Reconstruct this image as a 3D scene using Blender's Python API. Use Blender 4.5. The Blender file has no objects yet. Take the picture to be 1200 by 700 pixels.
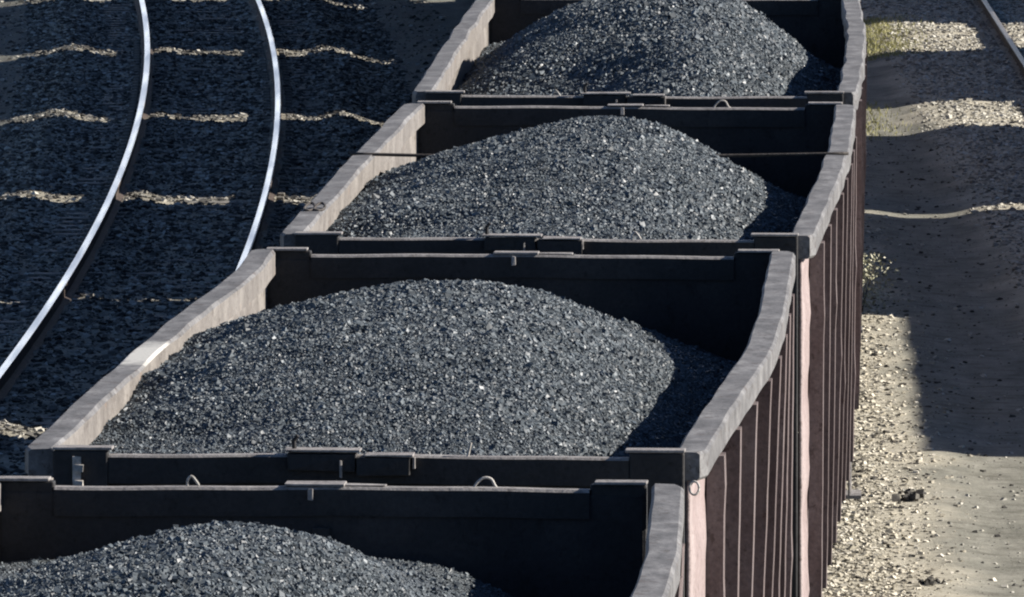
import bpy, math, random
import numpy as np

random.seed(7)
rng = np.random.default_rng(7)
PI = math.pi
S = bpy.context.scene
COL = S.collection

# ------------------------------------------------------------------ render / camera
F_PX, H_CAM = 14000.0, 8.44
PITCH = math.atan(1060.0 / F_PX)
cam = bpy.data.cameras.new("camera")
cam.sensor_width = 36.0
cam.lens = 36.0 * F_PX / 1200.0
cam.clip_start = 1.0
cam.clip_end = 5000.0
co = bpy.data.objects.new("camera", cam)
COL.objects.link(co)
co.location = (0, 0, H_CAM)
co.rotation_euler = (PI / 2 - PITCH, 0, 0)
S.camera = co
S.view_settings.view_transform = 'Standard'
S.view_settings.look = 'None'
S.cycles.filter_width = 2.1
S.view_settings.exposure = 1.25
S.view_settings.gamma = 1.0
S.view_settings.use_curve_mapping = False

# ------------------------------------------------------------------ light
SUN_EL = math.radians(27.0)
SUN_BEYOND = math.radians(2.0)          # sun is straight to the right, a touch beyond
w = bpy.data.worlds.new("World")
S.world = w
w.use_nodes = True
nt = w.node_tree
sky = nt.nodes.new("ShaderNodeTexSky")
sky.sky_type = 'NISHITA'
sky.sun_disc = False
sky.sun_elevation = SUN_EL
sky.sun_rotation = PI / 2 - SUN_BEYOND
sky.air_density = 0.55
sky.dust_density = 0.0
sky.ozone_density = 4.0
# added pale band in the unseen sky ahead, brightening the rail reflections
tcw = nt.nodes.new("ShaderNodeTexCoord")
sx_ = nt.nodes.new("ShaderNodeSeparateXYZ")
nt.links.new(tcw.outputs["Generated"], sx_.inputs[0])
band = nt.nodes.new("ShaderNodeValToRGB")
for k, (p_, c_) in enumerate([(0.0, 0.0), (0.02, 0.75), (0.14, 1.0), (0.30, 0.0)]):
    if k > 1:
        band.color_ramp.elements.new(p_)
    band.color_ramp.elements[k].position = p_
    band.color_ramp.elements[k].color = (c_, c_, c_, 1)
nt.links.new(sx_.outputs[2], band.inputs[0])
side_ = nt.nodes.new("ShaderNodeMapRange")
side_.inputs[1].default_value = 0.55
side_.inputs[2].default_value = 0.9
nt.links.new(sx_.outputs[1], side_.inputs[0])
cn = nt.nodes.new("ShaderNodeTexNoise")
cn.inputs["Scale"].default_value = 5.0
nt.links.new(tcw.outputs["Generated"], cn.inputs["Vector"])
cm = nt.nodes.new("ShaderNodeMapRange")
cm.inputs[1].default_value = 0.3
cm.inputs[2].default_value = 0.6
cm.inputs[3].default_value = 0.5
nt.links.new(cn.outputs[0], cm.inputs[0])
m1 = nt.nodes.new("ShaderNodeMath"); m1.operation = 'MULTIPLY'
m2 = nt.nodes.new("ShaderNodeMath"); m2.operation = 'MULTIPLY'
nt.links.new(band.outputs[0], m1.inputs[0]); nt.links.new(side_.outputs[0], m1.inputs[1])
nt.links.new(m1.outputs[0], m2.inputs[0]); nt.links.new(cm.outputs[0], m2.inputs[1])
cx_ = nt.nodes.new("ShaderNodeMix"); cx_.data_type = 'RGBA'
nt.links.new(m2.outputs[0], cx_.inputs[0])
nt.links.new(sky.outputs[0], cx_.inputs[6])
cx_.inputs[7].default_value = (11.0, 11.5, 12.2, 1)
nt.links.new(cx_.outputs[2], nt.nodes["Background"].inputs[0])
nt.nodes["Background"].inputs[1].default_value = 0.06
sl = bpy.data.lights.new("sun", 'SUN')
sl.energy = 5.0
sl.angle = math.radians(0.5)
sl.color = (1.0, 0.94, 0.86)
so = bpy.data.objects.new("sun", sl)
COL.objects.link(so)
so.location = (60, 60, 60)
from mathutils import Vector, Matrix
sd = Vector((math.cos(SUN_EL) * math.cos(SUN_BEYOND), math.cos(SUN_EL) * math.sin(SUN_BEYOND), math.sin(SUN_EL)))
so.rotation_euler = (-sd).to_track_quat('-Z', 'Y').to_euler()


# ------------------------------------------------------------------ material helpers
def mat(name):
    m = bpy.data.materials.new(name)
    m.use_nodes = True
    n = m.node_tree
    return m, n, n.nodes["Principled BSDF"], n.nodes, n.links


def ramp(nodes, stops):
    r = nodes.new("ShaderNodeValToRGB")
    e = r.color_ramp.elements
    while len(e) < len(stops):
        e.new(0.5)
    for k, (p, c) in enumerate(stops):
        e[k].position = p
        e[k].color = (c[0], c[1], c[2], 1)
    return r


def noise(nodes, links, scale, detail=6, rough=0.6, vec=None, stretch=None):
    n = nodes.new("ShaderNodeTexNoise")
    n.inputs["Scale"].default_value = scale
    n.inputs["Detail"].default_value = detail
    n.inputs["Roughness"].default_value = rough
    tc = nodes.new("ShaderNodeTexCoord")
    if stretch:
        mp = nodes.new("ShaderNodeMapping")
        mp.inputs["Scale"].default_value = stretch
        links.new(tc.outputs["Object"], mp.inputs[0])
        links.new(mp.outputs[0], n.inputs["Vector"])
    else:
        links.new(tc.outputs["Object"], n.inputs["Vector"])
    return n


def mix(nodes, links, fac, a, b, mode='MIX'):
    m = nodes.new("ShaderNodeMix")
    m.data_type = 'RGBA'
    m.blend_type = mode
    for sock, v in ((0, fac), (6, a), (7, b)):
        if hasattr(v, "is_output"):
            links.new(v, m.inputs[sock])
        elif sock == 0:
            m.inputs[0].default_value = v
        else:
            m.inputs[sock].default_value = (v[0], v[1], v[2], 1)
    return m.outputs[2]


def bump(nodes, links, bsdf, height, strength, dist):
    b = nodes.new("ShaderNodeBump")
    b.inputs["Strength"].default_value = strength
    b.inputs["Distance"].default_value = dist
    links.new(height, b.inputs["Height"])
    links.new(b.outputs[0], bsdf.inputs["Normal"])


def steel(name, c_dark, c_mid, c_light, scale=3.0, rough=0.7, streak=None, rust=None, rust_pos=0.62, metal=0.0):
    m, n, b, N, L = mat(name)
    a = noise(N, L, scale, 8, 0.65, stretch=streak)
    r = ramp(N, [(0.28, c_dark), (0.5, c_mid), (0.72, c_light)])
    L.new(a.outputs[0], r.inputs[0])
    col = r.outputs[0]
    if rust:
        a2 = noise(N, L, scale * 2.3, 9, 0.7)
        r2 = ramp(N, [(rust_pos, (0, 0, 0)), (rust_pos + 0.07, (1, 1, 1))])
        L.new(a2.outputs[0], r2.inputs[0])
        col = mix(N, L, r2.outputs[0], col, rust)
    a3 = noise(N, L, 45, 3, 0.6)
    r3 = ramp(N, [(0.3, (0.72, 0.72, 0.72)), (0.7, (1.15, 1.15, 1.15))])
    L.new(a3.outputs[0], r3.inputs[0])
    col = mix(N, L, 1.0, col, r3.outputs[0], 'MULTIPLY')
    a4 = noise(N, L, 16, 7, 0.75, stretch=(1.0, 0.6, 0.8))
    r4 = ramp(N, [(0.36, (0.5, 0.47, 0.45)), (0.44, (1, 1, 1)), (0.66, (1, 1, 1)), (0.74, (1.35, 1.33, 1.3))])
    L.new(a4.outputs[0], r4.inputs[0])
    col = mix(N, L, 1.0, col, r4.outputs[0], 'MULTIPLY')
    L.new(col, b.inputs["Base Color"])
    b.inputs["Roughness"].default_value = rough
    b.inputs["Metallic"].default_value = metal
    b.inputs["Specular IOR Level"].default_value = 0.3
    bump(N, L, b, a3.outputs[0], 0.35, 0.01)
    return m


M = {}
RIM_ARGS = ((0.055, 0.053, 0.053), (0.115, 0.112, 0.112), (0.205, 0.20, 0.197), 4.2, 0.72)
M['rim'] = steel("dusty_grey_steel", *RIM_ARGS, streak=(1.6, 0.7, 1), rust=(0.065, 0.052, 0.046), rust_pos=0.57)
M['rim_stained'] = steel("lime_stained_steel", *RIM_ARGS, streak=(1.6, 0.7, 1), rust=(0.065, 0.052, 0.046), rust_pos=0.57)


def add_stain(m, centre, radii, colour):
    N, L = m.node_tree.nodes, m.node_tree.links
    b = N["Principled BSDF"]
    old = b.inputs["Base Color"].links[0].from_socket
    tc = N.new("ShaderNodeTexCoord")
    mp = N.new("ShaderNodeMapping")
    mp.vector_type = 'TEXTURE'
    mp.inputs["Location"].default_value = centre
    mp.inputs["Scale"].default_value = radii
    L.new(tc.outputs["Object"], mp.inputs[0])
    ln = N.new("ShaderNodeVectorMath")
    ln.operation = 'LENGTH'
    L.new(mp.outputs[0], ln.inputs[0])
    nz = noise(N, L, 7.0, 6, 0.7)
    ad = N.new("ShaderNodeMath")
    ad.operation = 'MULTIPLY_ADD'
    ad.inputs[1].default_value = 1.3
    L.new(nz.outputs[0], ad.inputs[0])
    L.new(ln.outputs["Value"], ad.inputs[2])
    r = ramp(N, [(0.42, (1, 1, 1)), (0.60, (0, 0, 0))])
    hf = N.new("ShaderNodeMath")
    hf.operation = 'MULTIPLY'
    hf.inputs[1].default_value = 0.4
    L.new(ad.outputs[0], hf.inputs[0])
    L.new(hf.outputs[0], r.inputs[0])
    L.new(mix(N, L, r.outputs[0], old, colour), b.inputs["Base Color"])


add_stain(M['rim_stained'], (-1.5, -0.95, 3.58), (0.22, 1.1, 0.8), (0.40, 0.39, 0.36))
M['inner'] = steel("scoured_inner_steel", (0.09, 0.079, 0.07), (0.155, 0.141, 0.128), (0.23, 0.212, 0.192), 2.0, 0.7,
                   rust=(0.20, 0.13, 0.09), rust_pos=0.62)
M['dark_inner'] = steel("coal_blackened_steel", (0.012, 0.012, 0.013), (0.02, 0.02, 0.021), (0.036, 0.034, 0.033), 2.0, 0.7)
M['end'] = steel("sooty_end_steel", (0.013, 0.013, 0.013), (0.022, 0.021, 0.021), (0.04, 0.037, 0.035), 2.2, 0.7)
M['edge'] = steel("worn_edge_steel", (0.13, 0.12, 0.115), (0.20, 0.185, 0.175), (0.30, 0.28, 0.26), 5.0, 0.7)
M['side'] = steel("faded_oxide_paint", (0.165, 0.122, 0.115), (0.25, 0.197, 0.187), (0.33, 0.28, 0.265), 1.3, 0.7,
                  streak=(1, 1, 0.25), rust=(0.15, 0.075, 0.055), rust_pos=0.66)
M['stake'] = steel("brown_oxide_paint", (0.05, 0.034, 0.032), (0.11, 0.083, 0.079), (0.18, 0.15, 0.145), 2.5, 0.7,
                   streak=(1, 1, 0.3), rust=(0.05, 0.028, 0.024), rust_pos=0.62)
M['under'] = steel("black_underframe", (0.02, 0.019, 0.018), (0.035, 0.033, 0.03), (0.06, 0.055, 0.05), 3.0, 0.8)
M['wire'] = steel("rusty_wire", (0.03, 0.025, 0.022), (0.05, 0.042, 0.036), (0.08, 0.07, 0.06), 6.0, 0.7)
M['hook'] = steel("pale_worn_iron", (0.20, 0.19, 0.17), (0.32, 0.30, 0.27), (0.45, 0.42, 0.38), 12.0, 0.6)
M['timber'] = steel("weathered_concrete", (0.10, 0.095, 0.082), (0.15, 0.14, 0.122), (0.22, 0.20, 0.175), 4.0, 0.85)
M['wall'] = steel("shed_render", (0.22, 0.21, 0.19), (0.32, 0.30, 0.27), (0.40, 0.38, 0.34), 1.0, 0.9)
M['roof'] = steel("shed_roof_sheet", (0.10, 0.10, 0.10), (0.16, 0.155, 0.15), (0.22, 0.215, 0.21), 1.5, 0.6)
M['door'] = steel("shed_door_paint", (0.06, 0.09, 0.10), (0.09, 0.13, 0.14), (0.14, 0.18, 0.19), 2.0, 0.6)


def rail_mats():
    m, n, b, N, L = mat("polished_rail_head")
    b.inputs["Base Color"].default_value = (0.80, 0.80, 0.80, 1)
    b.inputs["Metallic"].default_value = 1.0
    a = noise(N, L, 6, 4, 0.5, stretch=(1, 0.05, 1))
    r = ramp(N, [(0.3, (0.2, 0.2, 0.2)), (0.7, (0.36, 0.36, 0.36))])
    L.new(a.outputs[0], r.inputs[0])
    L.new(r.outputs[0], b.inputs["Roughness"])
    M['rail_top'] = m
    M['rail_dull'] = steel("dull_rail_head", (0.10, 0.09, 0.085), (0.17, 0.155, 0.145), (0.26, 0.24, 0.225), 6.0, 0.45, metal=0.6)
    M['rail_side'] = steel("rail_rust", (0.03, 0.022, 0.018), (0.055, 0.04, 0.033), (0.09, 0.07, 0.055), 6.0, 0.8)


rail_mats()


def coal_mat(name, vor):
    m, n, b, N, L = mat(name)
    g = N.new("ShaderNodeNewGeometry")
    if vor:
        v = N.new("ShaderNodeTexVoronoi")
        v.inputs["Scale"].default_value = 75.0
        tc = N.new("ShaderNodeTexCoord")
        L.new(tc.outputs["Object"], v.inputs["Vector"])
        sep = N.new("ShaderNodeSeparateColor")
        L.new(v.outputs["Color"], sep.inputs[0])
        src = sep.outputs[0]
        bump(N, L, b, v.outputs["Distance"], 1.0, 0.03)
    else:
        src = g.outputs["Random Per Island"]
    r = ramp(N, [(0.0, (0.021, 0.027, 0.032)), (0.5, (0.045, 0.056, 0.064)), (0.9, (0.073, 0.088, 0.098)), (1.0, (0.125, 0.143, 0.153))])
    L.new(src, r.inputs[0])
    L.new(r.outputs[0], b.inputs["Base Color"])
    mu = N.new("ShaderNodeMath")
    mu.operation = 'MULTIPLY'
    mu.inputs[1].default_value = 7.31
    L.new(src, mu.inputs[0])
    fr = N.new("ShaderNodeMath")
    fr.operation = 'FRACT'
    L.new(mu.outputs[0], fr.inputs[0])
    mr = N.new("ShaderNodeMapRange")
    mr.inputs[3].default_value = 0.45
    mr.inputs[4].default_value = 0.85
    L.new(fr.outputs[0], mr.inputs[0])
    L.new(mr.outputs[0], b.inputs["Roughness"])
    b.inputs["Specular IOR Level"].default_value = 0.5
    return m


M['coal'] = coal_mat("coal_lumps", False)
M['coal_bed'] = coal_mat("coal_bed", True)


def stone_mat(name, stops):
    m, n, b, N, L = mat(name)
    g = N.new("ShaderNodeNewGeometry")
    r = ramp(N, stops)
    r.color_ramp.interpolation = 'LINEAR'
    L.new(g.outputs["Random Per Island"], r.inputs[0])
    L.new(r.outputs[0], b.inputs["Base Color"])
    b.inputs["Roughness"].default_value = 0.9
    b.inputs["Specular IOR Level"].default_value = 0.15
    return m


M['stone'] = stone_mat("pale_stone", [(0.0, (0.05, 0.045, 0.04)), (0.10, (0.10, 0.09, 0.075)), (0.14, (0.27, 0.245, 0.19)),
                                      (0.6, (0.40, 0.365, 0.29)), (1.0, (0.56, 0.52, 0.43))])
M['debris'] = stone_mat("mixed_debris", [(0.0, (0.03, 0.028, 0.026)), (0.45, (0.09, 0.085, 0.075)), (0.55, (0.24, 0.23, 0.195)), (1.0, (0.44, 0.42, 0.36))])
M['ballast'] = stone_mat("ballast_stone", [(0.0, (0.12, 0.113, 0.10)), (0.3, (0.24, 0.226, 0.192)), (0.7, (0.37, 0.352, 0.30)), (1.0, (0.53, 0.51, 0.45))])
M['ballast_shaded'] = stone_mat("shaded_ballast_stone", [(0.0, (0.025, 0.024, 0.023)), (0.35, (0.06, 0.057, 0.052)), (0.7, (0.145, 0.138, 0.122)), (1.0, (0.42, 0.40, 0.35))])  # darker ballast colour that deepens the train's shade on the left
M['leaf'] = stone_mat("dry_leaf", [(0.0, (0.20, 0.20, 0.12)), (0.5, (0.34, 0.33, 0.23)), (1.0, (0.50, 0.48, 0.38))])
M['grass'] = stone_mat("grass_blade", [(0.0, (0.17, 0.17, 0.06)), (0.5, (0.29, 0.28, 0.11)), (1.0, (0.42, 0.39, 0.19))])
M['clod'] = steel("dark_clod", (0.03, 0.028, 0.025), (0.06, 0.055, 0.048), (0.16, 0.15, 0.12), 9.0, 0.9)


# ------------------------------------------------------------------ mesh helpers
class MB:
    def __init__(s):
        s.v, s.f, s.mi = [], [], []

    def add(s, verts, faces, mi=0):
        o = len(s.v)
        s.v += [tuple(p) for p in verts]
        s.f += [tuple(i + o for i in f) for f in faces]
        s.mi += [mi] * len(faces)
        return s

    def box(s, x0, x1, y0, y1, z0, z1, mi=0, j=0.0):
        r = lambda: random.uniform(-j, j) if j else 0.0
        vs = [(x + r(), y + r(), z + r()) for x, y, z in
              ((x0, y0, z0), (x1, y0, z0), (x1, y1, z0), (x0, y1, z0), (x0, y0, z1), (x1, y0, z1), (x1, y1, z1), (x0, y1, z1))]
        return s.add(vs, [(0, 3, 2, 1), (4, 5, 6, 7), (0, 1, 5, 4), (1, 2, 6, 5), (2, 3, 7, 6), (3, 0, 4, 7)], mi)

    def sweep(s, sections, mi=None, cap=True):
        """sections: list of closed rings (same count), joined end to end; mi gives a material per side"""
        k = len(sections[0])
        o = len(s.v)
        for r in sections:
            s.v += [tuple(p) for p in r]
        for i in range(len(sections) - 1):
            for q in range(k):
                a, b = o + i * k + q, o + i * k + (q + 1) % k
                s.f.append((a, b, b + k, a + k))
                s.mi.append(mi[q] if mi else 0)
        if cap:
            s.f.append(tuple(o + q for q in range(k))[::-1])
            s.f.append(tuple(o + (len(sections) - 1) * k + q for q in range(k)))
            s.mi += [0, 0]
        return s

    def tube(s, pts, r, n=7):
        pts = [Vector(p) for p in pts]
        secs = []
        up = Vector((0.13, 0.21, 1)).normalized()
        for i, p in enumerate(pts):
            t = (pts[min(i + 1, len(pts) - 1)] - pts[max(i - 1, 0)]).normalized()
            a = t.cross(up)
            if a.length < 1e-3:
                a = t.cross(Vector((1, 0, 0)))
            a.normalize()
            b = t.cross(a)
            secs.append([p + a * (r * math.cos(2 * PI * q / n)) + b * (r * math.sin(2 * PI * q / n)) for q in range(n)])
        return s.sweep(secs)

    def disc(s, c, axis_r, n=28, rings=()):
        """lathe about the x axis: rings = list of (x, r)"""
        secs = [[(c[0] + x, c[1] + r * math.cos(2 * PI * q / n), c[2] + r * math.sin(2 * PI * q / n)) for q in range(n)] for x, r in rings]
        return s.sweep(secs)

    def build(s, name, mats, parent=None, bevel=0.0, smooth=False):
        me = bpy.data.meshes.new(name)
        me.from_pydata(s.v, [], s.f)
        if not isinstance(mats, (list, tuple)):
            mats = [mats]
        for m in mats:
            me.materials.append(m)
        if len(mats) > 1:
            me.polygons.foreach_set("material_index", s.mi)
        if smooth:
            me.polygons.foreach_set("use_smooth", [True] * len(me.polygons))
        me.update()
        o = bpy.data.objects.new(name, me)
        COL.objects.link(o)
        o.parent = parent
        if bevel:
            b = o.modifiers.new("bevel", 'BEVEL')
            b.width = bevel
            b.segments = 2
            b.limit_method = 'ANGLE'
        return o


def fix_normals(o):
    import bmesh
    bm = bmesh.new()
    bm.from_mesh(o.data)
    bmesh.ops.recalc_face_normals(bm, faces=bm.faces)
    bm.to_mesh(o.data)
    bm.free()
    return o


def big_mesh(name, verts, quads, mats, parent=None, smooth=False):
    me = bpy.data.meshes.new(name)
    nv, nf = len(verts), len(quads)
    me.vertices.add(nv)
    me.vertices.foreach_set("co", np.asarray(verts, np.float32).ravel())
    me.loops.add(nf * 4)
    me.loops.foreach_set("vertex_index", np.asarray(quads, np.int32).ravel())
    me.polygons.add(nf)
    me.polygons.foreach_set("loop_start", np.arange(0, nf * 4, 4, dtype=np.int32))
    me.polygons.foreach_set("use_smooth", np.full(nf, smooth))
    for m in (mats if isinstance(mats, (list, tuple)) else [mats]):
        me.materials.append(m)
    me.update(calc_edges=True)
    o = bpy.data.objects.new(name, me)
    COL.objects.link(o)
    o.parent = parent
    return o


def tag(o, label=None, cat=None, group=None, kind=None):
    for k, v in (("label", label), ("category", cat), ("group", group), ("kind", kind)):
        if v:
            o[k] = v
    return o


def empty(name, loc=(0, 0, 0), rz=0.0):
    o = bpy.data.objects.new(name, None)
    COL.objects.link(o)
    o.location = loc
    o.rotation_euler = (0, 0, rz)
    return o


def copy_tree(o, parent=None):
    c = o.copy()
    COL.objects.link(c)
    c.parent = parent
    for ch in list(o.children):
        copy_tree(ch, c)
    return c


def vnoise(x, y, scale, seed):
    """smooth lattice noise in -1..1"""
    r = np.random.default_rng(seed)
    T = r.uniform(-1, 1, (256, 256))
    u, v = x * scale + 1000.0, y * scale + 1000.0
    i, j = np.floor(u).astype(int), np.floor(v).astype(int)
    a, b = u - i, v - j
    a, b = a * a * (3 - 2 * a), b * b * (3 - 2 * b)
    g = lambda p, q: T[p % 256, q % 256]
    return (g(i, j) * (1 - a) + g(i + 1, j) * a) * (1 - b) + (g(i, j + 1) * (1 - a) + g(i + 1, j + 1) * a) * b


CUBE_V = np.array([(-1, -1, -1), (1, -1, -1), (1, 1, -1), (-1, 1, -1), (-1, -1, 1), (1, -1, 1), (1, 1, 1), (-1, 1, 1)], float) * 0.5
CUBE_F = np.array([(0, 3, 2, 1), (4, 5, 6, 7), (0, 1, 5, 4), (1, 2, 6, 5), (2, 3, 7, 6), (3, 0, 4, 7)])


def lumps(name, pos, size, m, parent=None, flat=1.0, jit=0.28):
    n = len(pos)
    q = rng.normal(size=(n, 4))
    q /= np.linalg.norm(q, axis=1, keepdims=True)
    a, b, c, d = q.T
    R = np.stack([np.stack([1 - 2 * (c * c + d * d), 2 * (b * c - a * d), 2 * (b * d + a * c)], 1),
                  np.stack([2 * (b * c + a * d), 1 - 2 * (b * b + d * d), 2 * (c * d - a * b)], 1),
                  np.stack([2 * (b * d - a * c), 2 * (c * d + a * b), 1 - 2 * (b * b + c * c)], 1)], 1)
    v = CUBE_V[None] * rng.uniform(0.7, 1.25, (n, 1, 3)) + rng.uniform(-jit, jit, (n, 8, 3)) * 0.6
    v = np.einsum('nij,nkj->nki', R, v) * size[:, None, None]
    v[:, :, 2] *= flat
    v += pos[:, None, :]
    f = (CUBE_F[None] + (np.arange(n) * 8)[:, None, None]).reshape(-1, 4)
    return big_mesh(name, v.reshape(-1, 3), f, m, parent)


# ------------------------------------------------------------------ the setting
def tr(Y):
    """centre line of the loaded track: a wide curve to the left"""
    return 1.45 - (Y - 120.0) ** 2 / 2000.0


LEFT_U = -4.79                                  # the empty track left of the train


def rtrack(Y):
    """left rail of the straight track on the right"""
    return 6.32 + 0.007 * (Y - 146.0)


def gauss(u, c, s):
    return np.exp(-((u - c) / s) ** 2)


def sstep(a, b, x):
    t = np.clip((x - a) / (b - a), 0, 1)
    return t * t * (3 - 2 * t)


def ground_z(X, Y):
    u = X - tr(Y)
    z = -0.06 * (1 - sstep(-7.6, -6.9, u))                 # cess left of the empty track
    z += 0.085 * gauss(u, -6.55, 0.28) + 0.05 * gauss(u, -5.35, 0.16)
    z += 0.03 * gauss(u, -4.0, 0.2) + 0.075 * gauss(u, -3.25, 0.25) - 0.10 * gauss(u, -2.5, 0.45)
    z -= 0.05 * sstep(2.2, 2.7, u) * (1 - sstep(4.4, 4.9, X))
    z += 0.05 * sstep(4.5, 5.2, X)
    z += 0.014 * sstep(-6.0, -5.7, u) * (1 - sstep(-3.9, -3.6, u))
    far = np.clip((np.abs(X) - 9) / 30, 0, 1)
    z = z * (1 - far)
    rough = 0.18 + 0.82 * np.maximum(1 - sstep(1.9, 2.5, u), sstep(4.6, 5.0, X))
    z += rough * (0.022 * vnoise(X, Y, 1.3, 3) + 0.012 * vnoise(X, Y, 5.0, 4))
    return z


def ground_mat():
    m, n, b, N, L = mat("yard_ground")
    at = N.new("ShaderNodeAttribute")
    at.attribute_name = "zone"
    sep = N.new("ShaderNodeSeparateColor")
    L.new(at.outputs["Color"], sep.inputs[0])
    big = noise(N, L, 0.9, 6, 0.6)
    fine = noise(N, L, 14.0, 6, 0.75)
    longs = noise(N, L, 2.2, 7, 0.7, stretch=(1.6, 0.35, 1))
    path = ramp(N, [(0.3, (0.14, 0.137, 0.113)), (0.5, (0.195, 0.189, 0.157)), (0.7, (0.255, 0.246, 0.206))])
    L.new(longs.outputs[0], path.inputs[0])
    grav = ramp(N, [(0.30, (0.15, 0.135, 0.105)), (0.46, (0.34, 0.31, 0.24)), (0.7, (0.50, 0.465, 0.38))])
    L.new(fine.outputs[0], grav.inputs[0])
    shade_tone = ramp(N, [(0.35, (0.03, 0.029, 0.027)), (0.65, (0.075, 0.072, 0.064))])  # near-black tone painted in for the train's shade
    L.new(big.outputs[0], shade_tone.inputs[0])
    grit = noise(N, L, 42.0, 5, 0.8, stretch=(1, 0.6, 1))
    gr = ramp(N, [(0.30, (0.35, 0.34, 0.32)), (0.42, (0.92, 0.92, 0.92)), (0.75, (1.18, 1.18, 1.18))])
    L.new(grit.outputs[0], gr.inputs[0])
    blot = noise(N, L, 3.5, 6, 0.7, stretch=(0.8, 1.3, 1))
    bl = ramp(N, [(0.33, (0.62, 0.61, 0.6)), (0.5, (1, 1, 1)), (0.7, (1.12, 1.12, 1.12))])
    L.new(blot.outputs[0], bl.inputs[0])
    pcol = mix(N, L, 1.0, mix(N, L, 1.0, path.outputs[0], gr.outputs[0], 'MULTIPLY'), bl.outputs[0], 'MULTIPLY')
    col = mix(N, L, sep.outputs[0], pcol, grav.outputs[0])
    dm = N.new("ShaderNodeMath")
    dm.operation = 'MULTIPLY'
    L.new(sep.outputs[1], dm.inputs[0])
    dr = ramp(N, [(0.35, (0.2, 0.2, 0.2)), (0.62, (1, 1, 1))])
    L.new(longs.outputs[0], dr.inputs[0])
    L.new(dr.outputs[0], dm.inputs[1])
    col = mix(N, L, dm.outputs[0], col, shade_tone.outputs[0])
    L.new(col, b.inputs["Base Color"])
    b.inputs["Roughness"].default_value = 0.95
    b.inputs["Specular IOR Level"].default_value = 0.1
    bump(N, L, b, fine.outputs[0], 0.5, 0.03)
    return m


def build_ground():
    xs = np.concatenate([[-900, -400, -150, -60, -25, -14], np.arange(-10, 9.01, 0.07), [12, 18, 30, 60, 150, 400, 900]])
    ys = np.concatenate([[-300, -100, 0, 30, 60], np.arange(74, 172, 0.2), [180, 200, 240, 320, 500, 900, 2000]])
    X, Y = np.meshgrid(xs, ys)
    Z = ground_z(X, Y)
    nx, ny = len(xs), len(ys)
    i, j = np.meshgrid(np.arange(nx - 1), np.arange(ny - 1))
    a = (j * nx + i).ravel()
    q = np.stack([a, a + 1, a + 1 + nx, a + nx], 1)
    o = big_mesh("ground", np.stack([X, Y, Z], -1).reshape(-1, 3), q, ground_mat(), smooth=True)
    u = (X - tr(Y)).ravel()
    Xf, Yf = X.ravel(), Y.ravel()
    edge = 0.22 * vnoise(Xf, Yf, 0.9, 9) + 0.12 * vnoise(Xf, Yf, 3.1, 10)
    # spoil of pale stones beside the wagons, ballast of both neighbouring tracks
    stone = np.maximum.reduce([
        sstep(1.0, 1.3, u) * (1 - sstep(1.85, 2.45, u + edge - 0.012 * (95 - Yf).clip(0, 20))),
        sstep(4.55, 5.0, Xf + edge) * (1 - sstep(8.3, 9.0, Xf)),
        sstep(-7.1, -6.8, u + edge * 0.5) * (1 - sstep(-2.7, -2.2, u))])
    left_shade = 0.75 * (1 - sstep(-1.9, -1.2, u))  # darkens the ground colour left of the train, where its shadow falls
    ca = o.data.color_attributes.new("zone", 'FLOAT_COLOR', 'POINT')
    arr = np.zeros((len(u), 4), np.float32)
    arr[:, 0], arr[:, 1], arr[:, 3] = stone, left_shade, 1
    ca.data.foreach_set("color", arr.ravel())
    tag(o, kind='structure')
    o["label"] = "sandy rail yard ground with gravel strips, painted darker left of the train for shade"
    return o


build_ground()


def scatter_stones(name, n, sampler, smin, smax, m, label):
    X, Y = sampler(n)
    s = smin * (smax / smin) ** (rng.random(len(X)) ** 3.0)
    Z = ground_z(X, Y) + s * 0.12
    o = lumps(name, np.stack([X, Y, Z], 1), s, M[m], flat=0.6)
    tag(o, label, "gravel", kind='stuff')
    return o


def samp_left(n):
    Y = 86 + 84 * rng.random(n)
    u = np.where(rng.random(n) < 0.8, rng.uniform(-7.15, -2.35, n), rng.uniform(-9.5, -1.5, n))
    k = np.ones(n, bool)
    for r in (-LEFT_U - 0.795, -LEFT_U + 0.795):
        k &= np.abs(u + r) > 0.1
    return (u + tr(Y))[k], Y[k]


def samp_spoil(n):
    Y = 80 + 60 * rng.random(n) ** 1.5
    u = 1.15 + np.abs(rng.normal(0, 0.42, n))
    k = u < 3.0
    return (u + tr(Y))[k], Y[k]


def samp_right(n):
    Y = 112 + 56 * rng.random(n)
    X = rng.uniform(4.6, 8.2, n)
    k = (X > 4.7 + 0.4 * rng.random(n)) & (np.abs(X - rtrack(Y)) > 0.1) & (np.abs(X - rtrack(Y) - 1.59) > 0.1)
    return X[k], Y[k]


def samp_loose(n):
    Y = 80 + 60 * rng.random(n)
    X = rng.uniform(2.6, 5.0, n)
    return X, Y


scatter_stones("gravel", 105000, samp_left, 0.015, 0.06, 'ballast_shaded', "grey ballast stones around the empty track left of the train")
scatter_stones("gravel", 62000, samp_spoil, 0.008, 0.042, 'stone', "pale rubble and gravel along the foot of the wagons")
scatter_stones("gravel", 45000, samp_right, 0.015, 0.055, 'ballast', "pale ballast stones beside the straight track on the right")
scatter_stones("gravel", 4500, samp_loose, 0.007, 0.038, 'debris', "loose pebbles scattered on the sandy path")


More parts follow.
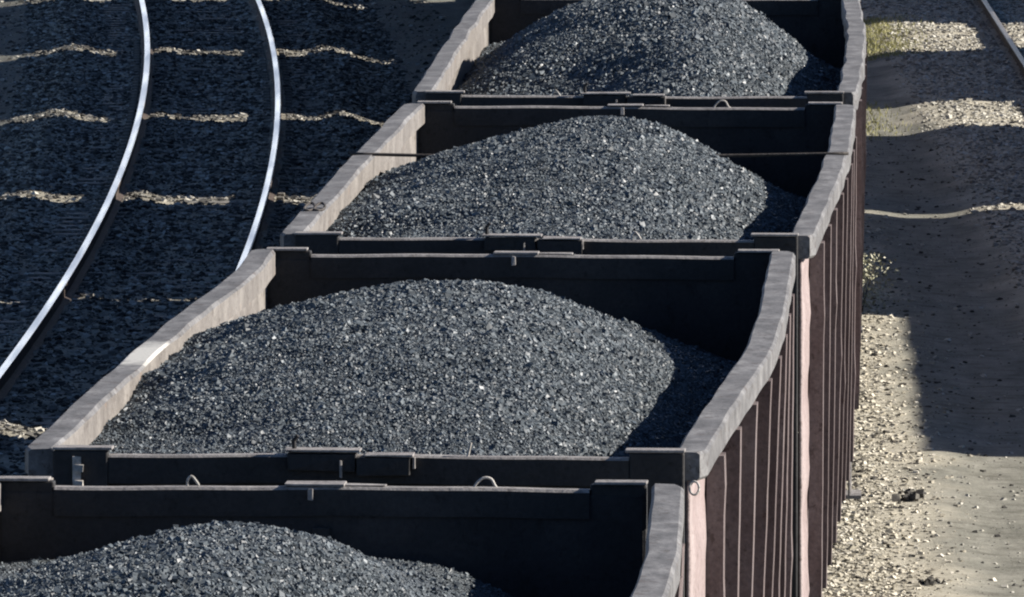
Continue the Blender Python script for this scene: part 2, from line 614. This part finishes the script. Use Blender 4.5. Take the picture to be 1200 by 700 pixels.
def make_track(name, rails_at, Y0, Y1, sleepers, label, step=1.0, top="rail_top"):
    """rails_at(Y) -> x of the two rail centres"""
    ym = 0.5 * (Y0 + Y1)
    c = 0.5 * sum(rails_at(ym))
    root = empty(name, (c, ym, 0))
    tag(root, label, "railway track", "railway tracks")
    prof = [(-0.07, 0.02), (0.07, 0.02), (0.07, 0.035), (0.012, 0.06), (0.012, 0.15), (0.034, 0.165), (0.034, 0.195),
            (0.023, 0.203), (-0.023, 0.203), (-0.034, 0.195), (-0.034, 0.165), (-0.012, 0.15), (-0.012, 0.06), (-0.07, 0.035)]
    mi = [1] * 14
    mi[6] = mi[7] = mi[8] = 0
    ys = np.arange(Y0, Y1 + 0.01, step)
    for k in (0, 1):
        mb = MB()
        mb.sweep([[(rails_at(y)[k] - c + px, y - ym, pz) for px, pz in prof] for y in ys], mi)
        fix_normals(mb.build("rail", [M[top], M['rail_side']], root))
    if sleepers:
        s0, s1, pitch = sleepers
        n = int((s1 - s0) / pitch)
        proto = None
        rest = MB()
        for i in range(n):
            y = s0 + i * pitch
            cx = 0.5 * sum(rails_at(y)) - c
            if i < 100:
                if proto is None:
                    b = MB()
                    b.box(-1.3, 1.3, -0.125, 0.125, -0.16, 0.008)
                    for sx in (-0.795, 0.795):
                        for d in (-0.13, 0.13):
                            b.box(sx + d - 0.04, sx + d + 0.04, -0.05, 0.05, 0.0185, 0.06)
                    proto = o = b.build("sleeper", M['timber'], root, 0.01)
                else:
                    o = proto.copy()
                    COL.objects.link(o)
                    o.parent = root
                o.location = (cx, y - ym, 0)
            else:
                rest.box(cx - 1.3, cx + 1.3, y - ym - 0.125, y - ym + 0.125, -0.16, 0.018)
        if rest.v:
            tag(rest.build("sleepers", M['timber'], root), kind='stuff')
    return root


make_track("railway_track", lambda y: (tr(y) + LEFT_U - 0.795, tr(y) + LEFT_U + 0.795), 88, 178, (96, 172, 0.6),
           "empty track with two shiny curved rails left of the coal train")
make_track("railway_track", lambda y: (rtrack(y), rtrack(y) + 1.59), 88, 200, (130, 172, 0.6),
           "straight track with a dull rail beside the gravel on the right", top="rail_dull")
make_track("railway_track", lambda y: (tr(y) - 0.795, tr(y) + 0.795), 36, 185, None,
           "curved track carrying the loaded coal wagons")

# ------------------------------------------------------------------ the gondola wagons
RIM, FLOOR = 3.60, 1.35
HALF = 1.55


def prof_fn(pts, wob, seed):
    ss = np.linspace(0, 1, 401)
    v = np.interp(ss, [p[0] for p in pts], [p[1] for p in pts])
    k = np.hanning(61)
    k /= k.sum()
    vp = np.pad(v, 30, mode='reflect', reflect_type='odd')
    v = np.convolve(vp, k, 'valid')
    r = np.random.default_rng(seed)
    for f_, a in ((5, 0.6), (9, 0.6), (14, 0.2)):
        v = v + wob * a * np.sin(2 * PI * f_ * ss * r.uniform(0.8, 1.2) + r.uniform(0, 6)) * np.sin(PI * ss)
    return lambda s: float(np.interp(s, ss, v))


def make_bogie(root, y):
    b = MB()
    b.box(-1.0, 1.0, y - 0.2, y + 0.2, 0.72, 0.98)
    bo = b.build("bogie", M['under'], root, 0.02)
    for sx in (-1, 1):
        f = MB()
        x0, x1 = sx * 1.02 - 0.07, sx * 1.02 + 0.07
        poly = [(-1.25, 0.62), (-1.25, 0.86), (-0.85, 0.92), (-0.45, 1.0), (0.45, 1.0), (0.85, 0.92), (1.25, 0.86), (1.25, 0.62),
                (0.75, 0.60), (0.45, 0.42), (-0.45, 0.42), (-0.75, 0.60)]
        f.sweep([[(x, y + py, pz) for py, pz in poly] for x in (x0, x1)])
        fix_normals(f.build("side_frame", M['under'], bo, 0.015))
    for dy in (-0.925, 0.925):
        wh = MB()
        for sx in (-1, 1):
            rings = [(-0.03, 0.08), (-0.03, 0.51), (0.0, 0.51), (0.005, 0.48), (0.13, 0.472), (0.13, 0.40), (0.08, 0.38), (0.08, 0.16), (0.14, 0.13), (0.14, 0.08)]
            wh.disc((sx * 0.78, y + dy, 0.682), 0, 28, [(sx * px, r) for px, r in rings])
        wh.disc((0, y + dy, 0.682), 0, 14, [(-1.12, 0.07), (1.12, 0.07)])
        fix_normals(wh.build("wheelset", M['under'], bo))


def make_wagon(dR, dL, L, label, seed=0, sheet='side', rim='rim', hooks=()):
    """origin on the ground under the middle of the wagon, y runs from the near end to the far end"""
    random.seed(seed)
    root = empty("coal_wagon")
    tag(root, label, "railway wagon", "open coal wagons of the train")
    d = {1: dR, -1: dL}
    kz = lambda z: max(0.0, (z - FLOOR) / (RIM - FLOOR)) ** 0.7
    n_bay = 9
    bay = L / n_bay
    NY, NZ = 144, 22
    for sx in (1, -1):
        # ---- side wall: pressed sheets bowed outwards by the load
        ys = np.linspace(0.02, L - 0.02, NY)
        zs = np.linspace(FLOOR, RIM - 0.12, NZ)
        ww = MB()
        out = np.zeros((NY, NZ))
        for i, y in enumerate(ys):
            f_ = (y % bay) / bay
            bump_ = math.sin(PI * f_) ** 0.7
            for j, z in enumerate(zs):
                t = (z - FLOOR) / (RIM - FLOOR)
                wv = 0.011 * math.sin(2 * PI * (t * 3.1 + 0.13 * int(y / bay) + seed)) + 0.008 * math.sin(2 * PI * (t * 6.7 + 0.4 * int(y / bay)))
                out[i, j] = d[sx](y / L) * kz(z) + bump_ * (0.012 + wv)
        V = []
        for i, y in enumerate(ys):
            for j, z in enumerate(zs):
                V.append((sx * (1.474 + out[i, j]), y - L / 2, z))
        off = len(V)
        for i, y in enumerate(ys):
            for j, z in enumerate(zs):
                V.append((sx * (1.458 + d[sx](y / L) * kz(z) + 0.35 * (out[i, j] - d[sx](y / L) * kz(z))), y - L / 2, z))
        Fq, mi = [], []
        for i in range(NY - 1):
            for j in range(NZ - 1):
                a = i * NZ + j
                Fq.append((a, a + NZ, a + NZ + 1, a + 1)); mi.append(0 if min(ys[i], L - ys[i]) < bay - 0.02 else 2)
                Fq.append((off + a, off + a + 1, off + a + NZ + 1, off + a + NZ)); mi.append(1)
        for i in range(NY - 1):
            for a in (i * NZ, i * NZ + NZ - 1):
                Fq.append((a, a + NZ, off + a + NZ, off + a)); mi.append(0)
        for j in range(NZ - 1):
            for a in (j, (NY - 1) * NZ + j):
                Fq.append((a, a + 1, off + a + 1, off + a)); mi.append(0)
        ww.v, ww.f, ww.mi = V, Fq, mi
        fix_normals(ww.build("side_wall", [M[sheet], M['inner'], M['stake']], root, smooth=True))
        # ---- heavy box section along the top
        rr = MB()
        secs = []
        for y in [0.0, 0.03, 0.06] + list(np.linspace(0.13, L - 0.13, 128)) + [L - 0.06, L - 0.03, L]:
            o_ = d[sx](y / L)
            e = 0.003 * math.sin(y * 2.1 + seed) + 0.0015 * math.sin(y * 5.3)
            dz = 0.005 * math.sin(y * 1.3 + seed * 2) + 0.002 * math.sin(y * 3.7)
            xi, xo = 1.405 + o_ + e, HALF + o_ + e * 0.4 - 0.03 * max(0.0, 1 - min(y, L - y) / 0.13)
            c = 0.014
            ring = [(xi, RIM - 0.135), (xo - c, RIM - 0.135), (xo, RIM - 0.12), (xo, RIM - c), (xo - c, RIM + dz), (xi + c, RIM + dz + 0.003), (xi, RIM - c)]
            secs.append([(sx * px, y - L / 2, pz) for px, pz in ring])
        rr.sweep(secs, [0, 0, 0, 0, 0, 0, 1])
        fix_normals(rr.build("top_rail", [M[rim], M['inner']], root))
        # ---- stakes
        for k in range(1, n_bay):
            yc = k * bay
            st = MB()
            secs = []
            hw = 0.10
            for z in np.linspace(1.28, RIM - 0.137, 16):
                o_ = d[sx](yc / L) * kz(z)
                jx = random.uniform(-0.0012, 0.0012) + (random.random() < 0.04) * 0.006
                x0, x1 = 1.48 + o_, 1.562 + o_ + jx
                secs.append([(sx * x0, yc - hw - L / 2, z), (sx * x1, yc - hw - L / 2, z), (sx * x1, yc + hw - L / 2, z), (sx * x0, yc + hw - L / 2, z)])
            st.sweep(secs)
            fix_normals(st.build("stake", M['stake'], root))
        # ---- corner posts, plates and the end of the top rail
        for e, sy in ((0, 1), (1, -1)):
            ye = -L / 2 if e == 0 else L / 2
            cp = MB()
            y0, y1 = sorted((ye - sy * 0.055, ye + sy * 0.027))
            x0, x1 = sorted((sx * 1.20, sx * 1.452))
            cp.box(x0, x1, y0, y1, FLOOR - 0.1, RIM - 0.004)
            cp.build("corner_post", M['end'], root, 0.008)
            pl = MB()
            y0, y1 = sorted((ye - sy * 0.06, ye + sy * 0.055))
            pl.box(*sorted((sx * (1.18 if e == 0 else 1.22), sx * 1.455)), y0, y1, RIM - 0.002, RIM + 0.012)
            pl.build("corner_plate", M['edge'], root, 0.004)
    # ---- end walls
    for e, sy in ((0, 1), (1, -1)):
        ye = -L / 2 if e == 0 else L / 2
        ew = MB()
        y0, y1 = sorted((ye, ye + sy * 0.03))
        ew.box(-1.44, 1.44, y0, y1, FLOOR, RIM - 0.05)
        for z in (1.62, 2.05, 2.48, 2.91):
            y0, y1 = sorted((ye - sy * 0.002, ye - sy * 0.06))
            ew.box(-1.19, 1.19, y0, y1, z, z + 0.14)
        y0, y1 = sorted((ye + sy * 0.032, ye + sy * 0.05))
        ew.box(-0.04, 0.04, y0, y1, FLOOR, RIM - 0.2)
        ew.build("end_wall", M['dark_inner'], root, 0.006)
        er = MB()
        secs = []
        for x in np.linspace(-1.198, 1.198, 40):
            dz = 0.004 * math.sin(x * 2.3 + seed) + 0.0015 * math.sin(x * 9 + e)
            zt = RIM - 0.024 + dz
            ring = [(ye - sy * 0.05, zt - 0.13), (ye - sy * 0.05, zt - 0.01), (ye - sy * 0.04, zt), (ye + sy * 0.035, zt), (ye + sy * 0.045, zt - 0.012), (ye + sy * 0.045, zt - 0.13)]
            secs.append([(x, a, b) for a, b in ring])
        er.sweep(secs, [0, 1, 1, 1, 0, 0])
        fix_normals(er.build("end_rail", [M['end'], M['edge']], root))
        # ---- latch gear in the middle of the end rail
        lb = MB()
        b0 = RIM - 0.03
        def yb(a, b):
            return sorted((ye - sy * a, ye - sy * b))
        g = lambda v: v + random.uniform(-0.012, 0.012)
        if e == 0:
            t1, t2 = random.uniform(0.012, 0.03), random.uniform(0.002, 0.012)
            lb.box(g(-0.36), -0.06, *yb(-0.05, 0.09), b0 - 0.06, b0 + t1, 0, 0.005)
            lb.box(g(-0.37), g(-0.03), *yb(-0.055, 0.095), b0 + t1 + 0.006, b0 + t1 + 0.016, 1, 0.0025)
            lb.box(-0.048, g(0.20), *yb(-0.02, 0.11), b0 - 0.08, b0 + t2, 0, 0.005)
            lb.box(g(-0.02), g(0.21), *yb(-0.03, 0.115), b0 + t2 + 0.006, b0 + t2 + 0.015, 1, 0.0025)
            lb.box(-0.13, -0.118, *yb(0.098, 0.106), b0 - 0.09, b0 - 0.01, 1, 0.003)
            lb.box(0.206, 0.218, *yb(0.0, 0.08), b0 - 0.05, b0 + t2, 1, 0.003)
            lb.tube([(-0.34, ye - sy * 0.02, b0), (-0.345, ye - sy * 0.03, b0 + 0.075), (-0.325, ye - sy * 0.035, b0 + 0.10)], 0.012, 6)
        else:
            x0 = g(-0.16)
            lb.box(x0 - 0.02, g(0.30), *yb(-0.03, 0.08), b0 - 0.05, b0 + 0.006, 0, 0.004)
            lb.box(x0, g(0.10), *yb(-0.05, 0.09), b0 + 0.012, b0 + 0.024, 1, 0.003)
            lb.box(g(0.09), g(0.28), *yb(-0.02, 0.06), b0 + 0.010, b0 + 0.018, 1, 0.003)
            lb.box(g(-0.34), -0.19, *yb(0.06, 0.13), b0 - 0.05, b0 - 0.04, 1, 0.003)
            lb.box(-0.06, -0.035, *yb(-0.064, -0.052), b0 - 0.05, b0 + 0.004, 1, 0.003)
        lb.build("latch_gear", [M['end'], M['edge']], root, 0.003)
        # ---- bent wire ends left on the end rail: (end, x, list of (dx, dz))
        for he, hx, path in hooks:
            if he != e:
                continue
            hk = MB()
            P = [Vector((hx + px, ye - sy * (0.02 + 0.15 * px), RIM - 0.036 + pz)) for px, pz in path]
            pts = []
            for q in range(len(P) - 1):
                a_, b_, c_, d_ = P[max(q - 1, 0)], P[q], P[q + 1], P[min(q + 2, len(P) - 1)]
                for u_ in (0, .25, .5, .75):
                    pts.append(0.5 * (2 * b_ + (c_ - a_) * u_ + (2 * a_ - 5 * b_ + 4 * c_ - d_) * u_ ** 2 + (3 * b_ - a_ - 3 * c_ + d_) * u_ ** 3))
            hk.tube(pts + [P[-1]], 0.0065, 6)
            hk.build("wire_hook", M['hook'], root, smooth=True)
        # ---- coupler
        cb = MB()
        yA, yB = sorted((ye + sy * 0.3, ye - sy * 0.42))
        cb.box(-0.09, 0.09, yA, yB, 0.98, 1.16)
        yA, yB = sorted((ye - sy * 0.42, ye - sy * 0.62))
        cb.box(-0.2, 0.17, yA, yB, 0.92, 1.24)
        cb.build("coupler", M['under'], root, 0.02)
    # ---- floor and underframe
    uf = MB()
    uf.box(-1.45, 1.45, -L / 2 + 0.04, L / 2 - 0.04, FLOOR - 0.06, FLOOR - 0.003)
    uf.box(-0.2, 0.2, -L / 2 + 0.1, L / 2 - 0.1, 1.0, FLOOR - 0.062)
    for sx in (-1, 1):
        uf.box(*sorted((sx * 1.36, sx * 1.46)), -L / 2 + 0.05, L / 2 - 0.05, FLOOR - 0.2, FLOOR - 0.064)
    for k in range(1, n_bay):
        uf.box(-1.35, 1.35, k * bay - L / 2 - 0.06, k * bay - L / 2 + 0.06, FLOOR - 0.18, FLOOR - 0.066)
    uf.build("underframe", M['under'], root)
    for sy in (-1, 1):
        make_bogie(root, sy * (L / 2 - 2.0))
    # ---- step below the corner
    sp = MB()
    for dy in (0.35, 0.75):
        sp.tube([(1.5, -L / 2 + dy, FLOOR - 0.1), (1.5, -L / 2 + dy, 0.75)], 0.014, 6)
    sp.box(1.42, 1.58, -L / 2 + 0.33, -L / 2 + 0.77, 0.74, 0.765)
    sp.build("step", M['edge'], root)
    return root


def place(root, xn, yn, xf, yf):
    root.location = ((xn + xf) / 2, (yn + yf) / 2, 0)
    root.rotation_euler = (0, 0, -math.atan2(xf - xn, yf - yn))


# ---- loads
def make_heap(wagon, L, dR, dL, shape, n_lump, s_mean, label, seed):
    nx, ny = 130, 560
    sx = np.linspace(0, 1, nx)
    yy = np.linspace(0.055, L - 0.055, ny)
    lo = np.array([-1.452 - dL(y / L) * 0.95 for y in yy])
    hi = np.array([1.452 + dR(y / L) * 0.95 for y in yy])

    def hfun(x, y):
        return shape(x, y) + 0.035 * vnoise(x, y, 1.1, seed) + 0.018 * vnoise(x, y, 3.0, seed + 1) + 0.008 * vnoise(x, y, 9.0, seed + 2)
    Y, Sx = np.meshgrid(yy, sx, indexing='ij')
    X = lo[:, None] + (hi - lo)[:, None] * Sx
    Z = RIM + hfun(X, Y) + 0.004 * vnoise(X, Y, 40.0, seed + 3)
    i, j = np.meshgrid(np.arange(ny - 1), np.arange(nx - 1), indexing='ij')
    a = (i * nx + j).ravel()
    q = np.stack([a, a + 1, a + nx + 1, a + nx], 1)
    base = big_mesh("coal_heap", np.stack([X, Y - L / 2, Z], -1).reshape(-1, 3), q, M['coal_bed'], smooth=True)
    base.matrix_world = Matrix.LocRotScale(wagon.location, wagon.rotation_euler, None)
    tag(base, label, "coal heap", "coal heaps in the wagons")
    n = n_lump
    ly = np.where(rng.random(n) < 0.86, rng.uniform(0.6, 8.2, n), rng.uniform(0.09, L - 0.09, n))
    a = np.interp(ly, yy, lo) + 0.02
    b = np.interp(ly, yy, hi) - 0.02
    lx = a + (b - a) * rng.random(n)
    s = np.clip(s_mean * np.exp(rng.normal(0, 0.33, n)), s_mean * 0.5, s_mean * 2.6) * (1 + 0.28 * vnoise(lx, ly, 1.7, seed + 5))
    lz = RIM + hfun(lx, ly) + s * rng.uniform(-0.1, 0.45, n)
    o = lumps("coal_lumps", np.stack([lx, ly - L / 2, lz], 1), s, M['coal'], base)
    tag(o, kind='stuff')
    return base


def mound(xc, yc, peak, edge_n=-0.25, edge_m=-0.12, edge_f=-0.36, half=1.6, hy=8.2, L=12.7, extra=None, dr=0.0, flat=0.45):
    def f(x, y):
        e = np.interp(y, [0, 4.5, 7, L], [edge_n, edge_m, edge_m, edge_f])
        uu = np.clip(np.abs(x - xc) / half, 0, 1)
        c = (1 - flat) * 0.5 * (1 + np.cos(PI * uu)) + flat * (1 - uu ** 2)
        g = 0.5 * (1 + np.cos(PI * np.clip(np.abs(y - yc) / hy, 0, 1)))
        h = e + (peak - edge_m) * c * g
        h = h - dr * np.clip((x - 0.3) / 1.15, 0, 1.1) ** 2 * (3 - 2 * np.clip((x - 0.3) / 1.15, 0, 1.1))
        if extra:
            for ex, ey, a, wx, wy in extra:
                h = h + a * np.exp(-((x - ex) / wx) ** 2 - ((y - ey) / wy) ** 2)
        return h
    return f


# near/far ends of each wagon (x of the centre line, y)
specs = [
    dict(n=(tr(40.2), 40.2), f=(tr(53.1) - 0.06, 53.1),
         R=[(0, 0), (.3, .18), (.55, .27), (.66, .255), (.77, .215), (.9, .13), (1, .07)], Lf=[(0, 0), (.5, .03), (1, .03)], wob=.003,
         kw=dict(hooks=((1, -.60, [(0, -.02), (-.005, .03), (.012, .055), (.035, .03), (.045, .012)]), (1, .72, [(-.05, -.01), (-.03, .03), (0, .055), (.035, .05), (.06, .01), (.11, -.005)]), (1, .62, [(0, -.002), (.03, -.012), (.045, -.05)]))), 
         label="open coal wagon with strongly bowed right rim, cut off by the bottom of the photo",
         heap=mound(0.12, 5.6, .37, dr=.36), hl="coal heap in the wagon with the strongly bowed right rim", nl=150000, s=0.0092),
    dict(n=(tr(54.7) + 0.025, 54.7), f=(tr(67.5) - 0.012, 67.5),
         R=[(0, 0), (.15, .028), (.35, .078), (.45, .1), (.58, .1), (.76, .06), (.9, .02), (1, 0)],
         Lf=[(0, .05), (.3, .045), (.45, .045), (.6, .02), (.8, -.02), (.9, -.04), (1, 0)], wob=.003,
         kw=dict(hooks=((0, .42, [(-.04, 0), (0, .006), (.03, .0), (.045, .05), (.05, .075)]), (1, -.35, [(0, -.002), (.03, -.012), (.045, -.05)]), (1, .48, [(0, -.002), (.03, -.012), (.045, -.05)])), rim='rim_stained'), 
         label="open coal wagon seen whole, its broad heap up to a white stained left rim",
         heap=mound(-0.05, 5.8, .24, dr=.27), hl="broad coal heap, the largest, in the wagon with white stained left rim", nl=185000, s=0.0097),
    dict(n=(tr(68.8) + 0.06, 68.8), f=(tr(81.6) + 0.092, 81.6),
         R=[(0, 0), (.1, .012), (.25, .022), (.4, .04), (.6, .05), (.8, .03), (1, 0)], Lf=[(0, 0), (.5, .015), (1, 0)], wob=.004,
         kw=dict(hooks=((1, -.50, [(0, -.002), (.03, -.012), (.045, -.05)]), (1, .62, [(-.05, -.01), (-.03, .03), (0, .055), (.035, .05), (.06, .01), (.11, -.005)]), (0, .50, [(0, -.02), (-.005, .03), (.012, .055), (.035, .03), (.045, .012)]))), 
         label="open coal wagon with a dark wire stretched across its load",
         heap=mound(0.08, 6.0, .225, edge_m=-.20, edge_n=-.22, edge_f=-.42, dr=.27, flat=0.85), hl="coal heap crossed by a dark wire", nl=140000, s=0.0112),
    dict(n=(tr(82.85) + 0.09, 82.85), f=(tr(96.3) + 0.1, 96.3),
         R=[(0, 0), (.3, .035), (.6, .045), (.8, .015), (1, -.02)], Lf=[(0, 0), (.5, .01), (1, 0)], wob=.010,
         kw=dict(hooks=((0, -.56, [(0, -.02), (-.005, .03), (.012, .055), (.035, .03), (.045, .012)]), (0, .85, [(0, -.002), (.03, -.012), (.045, -.05)]))), 
         label="open coal wagon with a dented wavy right rim, cut off by the top edge",
         heap=mound(0.12, 7.6, .36, edge_m=-.38, edge_n=-.30, edge_f=-.4, half=1.6, hy=7.6, dr=.25, flat=0.9, extra=[(.40, 3.2, .10, .45, 1.4), (-.55, 3.9, -.20, .55, 1.7)]),
         hl="coal heap with a dark hollow, in the wagon with the dented wavy rim", nl=110000, s=0.0130),
]
wagons = []
for i, s in enumerate(specs):
    L = math.hypot(s['f'][0] - s['n'][0], s['f'][1] - s['n'][1])
    dR, dL = prof_fn(s['R'], s['wob'], 20 + i), prof_fn(s['Lf'], s['wob'] * 0.8, 40 + i)
    wgn = make_wagon(dR, dL, L, s['label'], seed=i + 1, **s['kw'])
    place(wgn, *s['n'], *s['f'])
    wagons.append((wgn, L, dR, dL))
    make_heap(wgn, L, dR, dL, s['heap'], s['nl'], s['s'], s['hl'], 100 + 10 * i)

# extra pieces that only one wagon shows
wB, LB, dRB, dLB = wagons[1]
t = MB()
t.box(-1.36, -1.325, -LB / 2 - 0.072, -LB / 2 - 0.058, RIM - 0.42, RIM - 0.03, j=0.004)
for z in (RIM - 0.10, RIM - 0.17, RIM - 0.25):
    t.box(-1.355, -1.312, -LB / 2 - 0.085, -LB / 2 - 0.073, z, z + 0.03, j=0.004)
t.build("latch_strip", M['hook'], wB)
t = MB()
ring = [(1.50 + 0.022 * math.cos(a), -LB / 2 - 0.09 + 0.01 * math.sin(a), RIM - 0.16 + 0.03 * math.sin(a)) for a in np.linspace(0, 2 * PI, 14)]
t.tube(ring, 0.006, 6)
t.build("ring", M['hook'], wB, smooth=True)
wC, LC, dRC, dLC = wagons[2]
t = MB()
yw = 76.0 - wC.location.y
sC = (yw + LC / 2) / LC
t.tube([(x, yw + 0.02 * math.sin(x * 2) + 0.08 * x / 1.5, RIM + 0.012 - 0.02 * (1 - (x / 1.56) ** 2)) for x in np.linspace(-1.56 - dLC(sC), 1.56 + dRC(sC), 30)], 0.011, 7)
t.build("tie_wire", M['wire'], wC, smooth=True)
t = MB()
for dx in (0.0, 0.06):
    t.tube([(-1.50 + dx + 0.03 * math.cos(a), -LC / 2 + 2.0 + 0.18 * math.sin(a), RIM + 0.012 + 0.02 * max(0, math.sin(a))) for a in np.linspace(0, 2 * PI, 16)], 0.008, 6)
t.build("ring", M['wire'], wC, smooth=True)

# the rest of the train: the wagons that throw the far shadow bars
fr, fl = prof_fn([(0, 0), (.5, .04), (1, 0)], .01, 77), prof_fn([(0, 0), (.5, .03), (1, 0)], .01, 78)
far = None
HID = "open coal wagon beyond the dented one, mostly hidden by the wagons before it"
for y0, y1 in ((97.6, 110.9), (111.25, 124.5), (125.7, 138.5), (139.7, 152.4), (153.6, 166.0), (167.2, 180.0)):
    if far is None:
        far = make_wagon(fr, fl, 12.8, HID, seed=9, sheet='stake')
        o = far
    else:
        o = copy_tree(far)
    place(o, tr(y0) + 0.1, y0, tr(y1) + 0.1, y1)
    o.scale = (1, (y1 - y0) / 12.8, 1)

# ------------------------------------------------------------------ unseen sheds, added to cast the shadow bands on the path
def make_shade_shed(x0, y0, y1, h, label, rz=0.0):
    root = empty("added_shade_shed", (x0, y0, 0), rz)
    tag(root, label, "shed", "added unseen sheds casting shade on the path")
    l = y1 - y0
    b = MB()
    b.box(0.05, 4.0, 0.05, l - 0.05, -0.1, h - 0.18)
    b.build("wall", M['wall'], root)
    b = MB()
    b.add([(0, 0, h - 0.178), (4.15, 0, h - 0.5), (4.15, l, h - 0.5), (0, l, h - 0.178), (0, 0, h), (4.15, 0, h - 0.3), (4.15, l, h - 0.3), (0, l, h)],
          [(0, 3, 2, 1), (4, 5, 6, 7), (0, 1, 5, 4), (1, 2, 6, 5), (2, 3, 7, 6), (3, 0, 4, 7)])
    b.build("roof", M['roof'], root)
    b = MB()
    b.box(0.0, 0.047, l * 0.5 - 1.4, l * 0.5 + 1.4, 0.0, 2.4)
    dr = b.build("door", M['door'], root, 0.008)
    b = MB()
    b.tube([(-0.05, l * 0.5 + 0.9, 1.0), (-0.05, l * 0.5 + 0.9, 1.25)], 0.015)
    b.build("handle", M['hook'], dr)
    return root


TAN = math.tan(SUN_EL)
for y0, y1, edge, extra, lab in (
        (95.6, 109.485, 3.28, -1.2, "added unseen low rendered shed whose shadow ends on the sunlit sandy path"),
        (109.5, 123.35, 2.72, 0, "added unseen shed whose shadow lies behind the pale shrub"),
        (123.95, 137.1, 2.6, 0, "added unseen shed whose shadow lies between thin and broad sunny bars"),
        (142.3, 153.2, 2.5, 0, "added unseen shed whose shadow lies between two broad sunny bars"),
        (159.9, 180.0, 2.4, 0, "added unseen long shed whose shadow is behind the last sunny bar")):
    make_shade_shed(10.6, y0, y1, (10.6 - edge) * TAN, lab, math.radians(extra))

# ------------------------------------------------------------------ plants and debris
def leaf_cloud(n, f, size, seed):
    r = np.random.default_rng(seed)
    V, Q = [], []
    for k in range(n):
        p = f(r)
        a = r.normal(size=3); a /= np.linalg.norm(a)
        b = np.cross(a, r.normal(size=3)); b /= np.linalg.norm(b)
        l, ww = size * r.uniform(.6, 1.4), size * r.uniform(.25, .5)
        o = len(V)
        V += [p - a * l / 2, p + b * ww / 2, p + a * l / 2, p - b * ww / 2]
        Q.append((o, o + 1, o + 2, o + 3))
    return np.array(V), np.array(Q)


sh = empty("shrub", (3.22, 109.8, 0))
tag(sh, "small pale shrub growing at the foot of the wagons by the shadow edge", "shrub")
V, Q = leaf_cloud(700, lambda r: np.array([r.normal(0, .12), r.normal(0, .15), 0.04 + 0.5 * r.random() ** 0.9]) * np.array([1.1, 1, 1]), 0.045, 5)
big_mesh("foliage", V, Q, M['leaf'], sh)
st = MB()
for k in range(9):
    a = random.uniform(0, 2 * PI)
    st.tube([(0, 0, -0.03), (0.05 * math.cos(a), 0.05 * math.sin(a), 0.2), (0.13 * math.cos(a), 0.13 * math.sin(a), random.uniform(.32, .5))], 0.005, 5)
st.build("stem", M['clod'], sh)


def grass(n, sampler, label, h=0.12):
    r = np.random.default_rng(31)
    V, Q = [], []
    for k in range(n):
        x, y = sampler(r)
        z = float(ground_z(np.array(x), np.array(y)))
        a = r.uniform(0, 2 * PI)
        l = h * r.uniform(.5, 1.4)
        dx, dy = 0.006 * math.cos(a), 0.006 * math.sin(a)
        tx, ty = r.normal(0, .4 * l), r.normal(0, .4 * l)
        o = len(V)
        V += [(x - dx, y - dy, z - .01), (x + dx, y + dy, z - .01), (x + tx + dx * .3, y + ty, z + l), (x + tx - dx * .3, y + ty, z + l)]
        Q.append((o, o + 1, o + 2, o + 3))
    o = big_mesh("grass", np.array(V), np.array(Q), M['grass'])
    tag(o, label, "grass", kind='stuff')


def g_samp(r):
    if r.random() < 0.8:
        return 4.70 + r.normal(0, .30), r.uniform(152, 161)
    return 4.05 + r.normal(0, .25), r.uniform(136, 143)


grass(5000, g_samp, "yellow green grass tufts between the train and the gravel", 0.04)


def clod(x, y, s, label, name="clod", seed=1):
    r = np.random.default_rng(seed)
    pos = np.stack([r.normal(0, s * .4, 26), r.normal(0, s * .55, 26), np.abs(r.normal(0, s * .22, 26))], 1)
    o = lumps(name, pos, s * r.uniform(.25, .6, 26), M['clod'])
    o.location = (x, y, float(ground_z(np.array(x), np.array(y))))
    tag(o, label, "clod", "dark clods at the edge of the gravel")


clod(3.04, 91.0, 0.11, "large dark clod of earth where gravel meets the sandy path", seed=2)
clod(2.98, 84.6, 0.07, "dark broken clod near the bottom of the gravel strip", seed=3)
clod(2.78, 103.6, 0.06, "small dark clod beside the shadow corner", seed=4)
